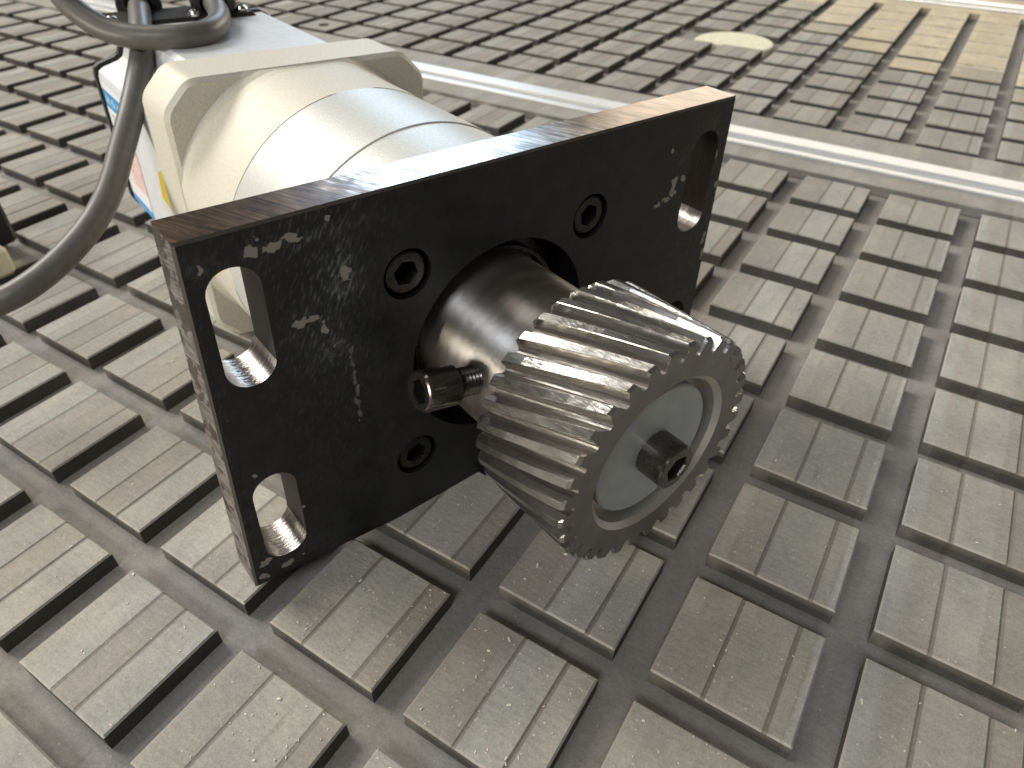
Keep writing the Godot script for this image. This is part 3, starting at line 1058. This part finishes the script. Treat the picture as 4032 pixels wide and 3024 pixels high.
func make_gear(root: Node) -> void:
	# hub
	var mb := motor_mb()
	mb.lathe([Vector2(0.54, -0.40), Vector2(0.54, 0.66), Vector2(0.53, 0.675)], GX, GY, 96)
	var hub := part("hub", mb, M.hub, root)
	# pinion
	var n := 32
	var rt := 0.744
	var rr := 0.648
	var zf := 1.42
	var zb := 0.675
	var prof := [[-0.5, rr], [-0.40, rr + 0.002], [-0.345, rr + 0.014], [-0.29, rr + 0.042], [-0.235, rt - 0.030], [-0.185, rt - 0.004], [-0.165, rt], [0.165, rt], [0.185, rt - 0.004], [0.235, rt - 0.030], [0.29, rr + 0.042], [0.345, rr + 0.014], [0.40, rr + 0.002]]
	var base := []
	var rads := []
	for t in n:
		for p in prof:
			base.append((t + p[0]) * TAU / n)
			rads.append(p[1])
	var a0 := deg_to_rad(117.0)
	var twist := deg_to_rad(-20.5)
	var stations := [[zb, -0.03], [zb + 0.03, 0.0], [zb + 0.14, 0.0], [zb + 0.26, 0.0], [zb + 0.38, 0.0], [zb + 0.50, 0.0], [zb + 0.62, 0.0], [zf - 0.016, 0.0], [zf, -0.018]]
	var cnt := base.size()
	var pt := func(k: int, i: int) -> Vector3:
		var z: float = stations[k][0]
		var r: float = minf(rads[i], rt + stations[k][1])
		var a: float = base[i] + a0 + twist * (z - zb) / (zf - zb)
		return Vector3(GX + cos(a) * r, GY + sin(a) * r, z)
	mb = motor_mb()
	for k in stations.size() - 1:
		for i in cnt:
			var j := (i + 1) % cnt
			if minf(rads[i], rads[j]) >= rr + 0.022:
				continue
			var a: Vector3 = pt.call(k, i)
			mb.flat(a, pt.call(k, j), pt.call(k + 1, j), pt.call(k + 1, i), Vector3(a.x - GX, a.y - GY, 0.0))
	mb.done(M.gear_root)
	for k in stations.size() - 1:
		for i in cnt:
			var j := (i + 1) % cnt
			if minf(rads[i], rads[j]) < rr + 0.022:
				continue
			var a: Vector3 = pt.call(k, i)
			mb.flat(a, pt.call(k, j), pt.call(k + 1, j), pt.call(k + 1, i), Vector3(a.x - GX, a.y - GY, 0.0))
	mb.done(M.gear)
	var last := stations.size() - 1
	var fo := []
	var fi := []
	var bo := []
	var bi := []
	for i in cnt:
		var p: Vector3 = pt.call(last, i)
		var a := atan2(p.y - GY, p.x - GX)
		fo.append(p)
		fi.append(Vector3(GX + cos(a) * 0.516, GY + sin(a) * 0.516, zf))
		var q: Vector3 = pt.call(0, i)
		var b := atan2(q.y - GY, q.x - GX)
		bo.append(q)
		bi.append(Vector3(GX + cos(b) * 0.53, GY + sin(b) * 0.53, zb))
	mb.ring(fo, fi, Vector3(0, 0, 1))
	mb.ring(bo, bi, Vector3(0, 0, -1))
	mb.done(M.gear_face)
	# counterbore
	mb.lathe([Vector2(0.484, zf - 0.17), Vector2(0.484, zf - 0.030), Vector2(0.516, zf)], GX, GY, 96)
	flip_lathe(mb)
	mb.lathe([Vector2(0.484, zf - 0.17), Vector2(0.0, zf - 0.17)], GX, GY, 96)
	var pinion := part("pinion", mb, M.bright, root)
	tag(pinion, "bright steel helical pinion with slanted teeth")
	mb = motor_mb()
	var zw := 1.365
	mb.lathe([Vector2(0.428, zw - 0.075), Vector2(0.428, zw - 0.012), Vector2(0.418, zw), Vector2(0.0, zw)], GX, GY, 80)
	part("retaining_washer", mb, M.washer, root)
	mb = motor_mb()
	hex_head(mb, Vector2(GX, GY), 0.138, zw + 0.002, 1.545, 0.070, 0.10, 0.35, 0.016, 0.028)
	tag(part("cap_screw", mb, M.bolt, root), "black cap screw in the middle of the pinion")
	# screw standing out of the hub
	mb = motor_mb()
	var ang := deg_to_rad(167.54)
	var d := Vector3(cos(ang), sin(ang), 0)
	var side := Vector3(-sin(ang), cos(ang), 0)
	mb.xf = mb.xf * Transform3D(Basis(Vector3(0, 0, 1), -side, d), Vector3(GX, GY, 0.388))
	var th := [Vector2(0.0, 0.44), Vector2(0.088, 0.44)]
	var zz := 0.45
	while zz < 0.70:
		th.append(Vector2(0.074, zz))
		th.append(Vector2(0.090, zz + 0.013))
		zz += 0.026
	th.append(Vector2(0.080, zz))
	mb.lathe(th, 0, 0, 28)
	mb.lathe([Vector2(0.088, zz - 0.002), Vector2(0.1, zz)], 0, 0, 28)
	hex_head(mb, Vector2(), 0.124, zz, 0.935, 0.064, 0.10, 0.2, 0.020, 0.0)
	mb.fan(circle(Vector2(), 0.124, 28), zz, -1)
	tag(part("clamp_screw", mb, M.bolt, root), "dark threaded socket screw standing out of the hub side")
	# output end of the gearbox seen in the plate's bore, coloured black for the deep shade there
	mb = motor_mb()
	mb.lathe([Vector2(0.700, -0.36), Vector2(0.700, -0.20), Vector2(0.66, -0.19), Vector2(0.655, -0.26), Vector2(0.60, -0.26), Vector2(0.595, -0.15), Vector2(0.57, -0.15), Vector2(0.57, -0.36)], GX, GY, 80)
	part("output_flange", mb, M.black_steel, root)


func make_gearbox(root: Node) -> void:
	var mb := motor_mb()
	mb.lathe([Vector2(0.56, -0.293), Vector2(1.12, -0.293), Vector2(1.140, -0.315), Vector2(1.140, -0.966)], GX, GY, 128)
	flip_lathe(mb)
	part("front_housing", mb, M.alu, root)
	mb = motor_mb()
	mb.lathe([Vector2(1.12, -0.964), Vector2(1.150, -0.965), Vector2(1.150, -1.832)], GX, GY, 128)
	flip_lathe(mb)
	part("ring_gear_housing", mb, M.alu, root)
	mb = motor_mb()
	mb.lathe([Vector2(1.12, -1.829), Vector2(1.155, -1.83), Vector2(1.157, -2.42), Vector2(1.163, -2.52), Vector2(1.178, -2.59), Vector2(1.205, -2.64), Vector2(1.235, -2.662)], GX, GY, 160)
	for k in mb.v.size():
		# the fillet ends where it meets the flats of the flange
		var p := mb.v[k] / S
		p.x = clampf(p.x, GX - 1.142, GX + 1.142)
		p.y = clampf(p.y, GY - 1.142 + HALF, GY + 1.142 + HALF)
		mb.v[k] = p * S
	flip_lathe(mb)
	part("rear_housing", mb, M.cast, root)
	# square input flange with cut corners
	mb = motor_mb()
	var fl := PackedVector2Array()
	var hf := 1.140
	var cf := 0.215
	for k in [[1, 1], [-1, 1], [-1, -1], [1, -1]]:
		var a := Vector2(k[0] * hf, k[1] * (hf - cf))
		var b := Vector2(k[0] * (hf - cf), k[1] * hf)
		var seq := []
		for e in 2:
			# each end of the cut corner is rounded off
			var vtx: Vector2 = [a, b][e]
			var along := Vector2(0, -k[1]) if e == 0 else Vector2(-k[0], 0)
			var cut: Vector2 = ((b - a) if e == 0 else (a - b)).normalized()
			var p0: Vector2 = vtx + along * 0.08
			var p2: Vector2 = vtx + cut * 0.08
			for i in 6:
				var t := i / 5.0 if e == 0 else 1.0 - i / 5.0
				seq.append(p0 * (1 - t) * (1 - t) + vtx * 2 * t * (1 - t) + p2 * t * t)
		if k[0] * k[1] < 0:
			seq.reverse()
		for p in seq:
			fl.append(p + Vector2(GX, GY))
	var fi := shrink(fl, 0.035)
	mb.wall(fl, -2.685, -3.19, true, 0.9)
	mb.bevel(fl, fi, -2.685, -2.65, 1)
	mb.fan(fi, -2.65, 1)
	var fb := shrink(fl, 0.03)
	mb.bevel(fl, fb, -3.19, -3.22, -1)
	mb.fan(fb, -3.22, -1)
	part("input_flange", mb, M.cast, root)


func flip_lathe(mb: MB) -> void:
	# these profiles run backwards along the axis: turn their faces outwards
	for i in mb.v.size() / 3:
		var a := mb.v[i * 3 + 1]
		mb.v[i * 3 + 1] = mb.v[i * 3 + 2]
		mb.v[i * 3 + 2] = a
		var na := mb.n[i * 3 + 1]
		mb.n[i * 3 + 1] = mb.n[i * 3 + 2]
		mb.n[i * 3 + 2] = na
		var ua := mb.uv[i * 3 + 1]
		mb.uv[i * 3 + 1] = mb.uv[i * 3 + 2]
		mb.uv[i * 3 + 2] = ua
	for i in mb.n.size():
		mb.n[i] = -mb.n[i]


func motor_outline(g: float) -> PackedVector2Array:
	# square with cut corners, the upper left one stepped
	return PackedVector2Array([Vector2(1.06 + g, 0.62), Vector2(1.02 + g, 0.70), Vector2(0.74, 1.00 + g), Vector2(0.66, 1.05 + g), Vector2(-0.64, 1.05 + g), Vector2(-0.69 - g, 1.02 + g),
		Vector2(-0.80 - g, 0.775 + g), Vector2(-0.85 - g, 0.745 + g), Vector2(-1.0 - g, 0.70 + g), Vector2(-1.045 - g, 0.67 + g), Vector2(-1.06 - g, 0.62), Vector2(-1.06 - g, -0.62), Vector2(-1.02 - g, -0.70),
		Vector2(-0.74, -1.00 - g), Vector2(-0.66, -1.05 - g), Vector2(0.66, -1.05 - g), Vector2(0.74, -1.0 - g), Vector2(1.02 + g, -0.70), Vector2(1.06 + g, -0.62)])


func make_motor_body(root: Node) -> void:
	var mb := motor_mb()
	var body := moved(motor_outline(0.0), Vector2(GX, GY))
	var bi := shrink(body, 0.03)
	mb.wall(body, -3.21, -5.04, true, 0.9)
	mb.bevel(body, bi, -5.04, -5.07, -1)
	mb.fan(bi, -5.07, -1)
	var b := part("motor_body", mb, M.motor, root)
	tag(b, "pale grey square motor housing")
	mb = motor_mb()
	var x := GX - 1.06 - 0.004
	var y0 := GY + 0.60
	var y1 := GY - 0.62
	mb.flat(Vector3(x, y0, -5.03), Vector3(x, y0, -4.36), Vector3(x, y1, -4.36), Vector3(x, y1, -5.03), Vector3(-1, 0, 0), Vector2(0, 0), Vector2(1, 0), Vector2(1, 1), Vector2(0, 1))
	tag(part("rating_label", mb, M.sticker, b), "white rating label with a blue band and red print")
	mb = motor_mb()
	mb.flat(Vector3(x, GY + 0.12, -3.67), Vector3(x, GY + 0.20, -3.52), Vector3(x, GY - 0.20, -3.48), Vector3(x, GY - 0.15, -3.76), Vector3(-1, 0, 0))
	tag(part("paint_mark", mb, M.yellow, b), "yellow paint mark beside the flange")
	# encoder cover
	mb = motor_mb()
	var cov := moved(motor_outline(0.02), Vector2(GX, GY))
	var ci := shrink(cov, 0.05)
	mb.bevel(cov, ci, -5.09, -5.075, 1)
	mb.fan(ci, -5.075, 1)
	mb.wall(cov, -5.09, -5.16, true, 0.8)
	mb.bevel(cov, ci, -5.16, -5.2, -1)
	mb.fan(ci, -5.2, -1)
	part("encoder_cover", mb, M.plastic, root)
	# connector base and the two cable glands
	mb = motor_mb()
	mb.box(Vector3(-0.95, 0.98, -5.45), Vector3(0.44, 1.10, -4.90), 0.025)
	var base := part("connector_base", mb, M.plastic, root)
	for s in [[-0.93, -5.0], [-0.17, -4.97], [0.33, -5.02], [-0.60, -5.48]]:
		mb = motor_mb()
		mb.xf = mb.xf * Transform3D(Basis(Vector3(1, 0, 0), Vector3(0, 0, -1), Vector3(0, 1, 0)), Vector3(s[0], 1.10, s[1]))
		mb.lathe([Vector2(0.062, 0.0), Vector2(0.062, 0.02), Vector2(0.05, 0.042), Vector2(0.026, 0.052), Vector2(0.022, 0.038), Vector2(0.0, 0.036)], 0, 0, 20)
		part("screw", mb, M.screw, base)


func gland(root: Node, at: Vector3, dir: Vector3) -> void:
	var z := dir.normalized()
	var x := z.cross(Vector3.UP).normalized()
	var y := z.cross(x).normalized()
	var mb := MB.new()
	mb.xf = Transform3D(Basis(x * S, y * S, z * S), at)
	mb.lathe([Vector2(0.0, -0.42), Vector2(0.17, -0.42), Vector2(0.20, -0.38), Vector2(0.20, -0.1), Vector2(0.215, -0.09), Vector2(0.215, 0.02), Vector2(0.20, 0.045), Vector2(0.135, 0.055), Vector2(0.115, 0.03), Vector2(0.10, -0.06)], 0, 0, 36)
	part("cable_gland", mb, M.plastic, root)


func at_depth(px: float, py: float, d: float) -> Vector3:
	# a point of the place by its bearing from the viewpoint and its distance, as surveyed
	var r := Vector3((px - 2016.0) / FOCAL, (py - 1512.0) / FOCAL, 1.0) * d
	return GV(CAM_AT + CAM_RX * r.x + CAM_RY * r.y + CAM_RZ * r.z) * S


func smooth_path(pts: Array, step := 8) -> Array:
	var out := []
	for i in pts.size() - 1:
		var p0: Vector3 = pts[maxi(i - 1, 0)]
		var p1: Vector3 = pts[i]
		var p2: Vector3 = pts[i + 1]
		var p3: Vector3 = pts[mini(i + 2, pts.size() - 1)]
		for k in step:
			out.append(p1.cubic_interpolate(p2, p0, p3, float(k) / step))
	out.append(pts[-1])
	return out


func make_motor() -> void:
	var root := Node3D.new()
	root.name = "geared_motor"
	var h := GV(Vector3(0.9446374281802646, 0.32358974216971176, 0.054312135324574545))
	var v := GV(Vector3(0.049133920720852826, 0.02415690919505488, -0.9985000258251068))
	var n := GV(Vector3(-0.32441638, 0.94588906, 0.00692029))
	h = Vector3(0.32358974, -0.05431214, -0.94463743)
	v = Vector3(0.02415691, 0.99850003, -0.04913392)
	n = h.cross(v)
	var c := G(2.0808015750327318, 0.5305094191310813, -1.1929093656593137)
	var grow := 1.008
	c = GV(CAM_AT) * S + (c - GV(CAM_AT) * S) * grow
	root.transform = Transform3D(Basis(h * grow, v * grow, n * grow), c - v * HALF * S * grow)
	add_child(root)
	tag(root, "servo motor with pale gearbox, black slotted plate and steel pinion lying on the mat", "gear motor")
	make_plate(root)
	make_gear(root)
	make_gearbox(root)
	make_motor_body(root)

	# the two cables
	var pa := []
	for k in [[548, 22, 7.15], [550, 62, 6.85], [556, 130, 6.5], [560, 209, 6.3], [544, 318, 6.12], [517, 447, 6.0], [477, 597, 5.9], [437, 740, 5.8], [382, 852, 5.72], [303, 958, 5.62], [203, 1058, 5.52], [95, 1138, 5.42], [-10, 1192, 5.36], [-160, 1250, 5.3], [-420, 1310, 5.3]]:
		pa.append(at_depth(k[0], k[1], k[2]))
	var pb := []
	for k in [[838, 10, 7.15], [862, 52, 6.85], [858, 95, 6.55], [806, 128, 6.3], [700, 147, 6.15], [552, 147, 6.1], [452, 128, 6.1], [382, 98, 6.1], [308, 48, 6.1], [248, -10, 6.1], [195, -100, 6.0], [150, -260, 5.8]]:
		pb.append(at_depth(k[0], k[1], k[2]))
	for k in 2:
		var pts: Array = [pa, pb][k]
		var mb := MB.new()
		var base: Vector3 = pts[0]
		var rel := []
		for p in smooth_path(pts, 10):
			rel.append(p - base)
		mb.tube(rel, 0.102 * S, 28)
		var cb := part("cable" if k == 0 else "cable_001", mb, M.cable)
		cb.position = base
		tag(cb, ["grey cable hanging from the left connector down past the motor label", "grey cable looping across from the right connector over the other cable"][k], "cable", "motor cables")
		var inv := root.global_transform.affine_inverse()
		gland(root, inv * (pts[0] as Vector3), inv.basis * ((pts[1] as Vector3) - (pts[0] as Vector3)))


func make_plug() -> void:
	# the end of another connector at the left edge of the view
	var root := Node3D.new()
	root.name = "plug_connector"
	root.transform = Transform3D(Basis(Vector3.UP, 0.0), G(1.72, -6.45, 0))
	add_child(root)
	tag(root, "dark and cream plug connector standing at the left edge of the mat", "connector")
	var mb := MB.new()
	mb.box(Vector3(-0.30, 0.0, -0.2) * S, Vector3(0.22, 1.6, 0.2) * S, 0.05 * S)
	part("shell", mb, M.plastic, root)
	mb = MB.new()
	mb.box(Vector3(-0.20, 0.0, 0.205) * S, Vector3(0.93, 0.34, 0.5) * S, 0.05 * S)
	part("collar", mb, M.cream, root)


func _ready() -> void:
	rng.seed = 2024
	make_camera_and_light()
	make_materials()
	make_mat()
	make_rails()
	make_motor()
	make_plug()
	make_debris()
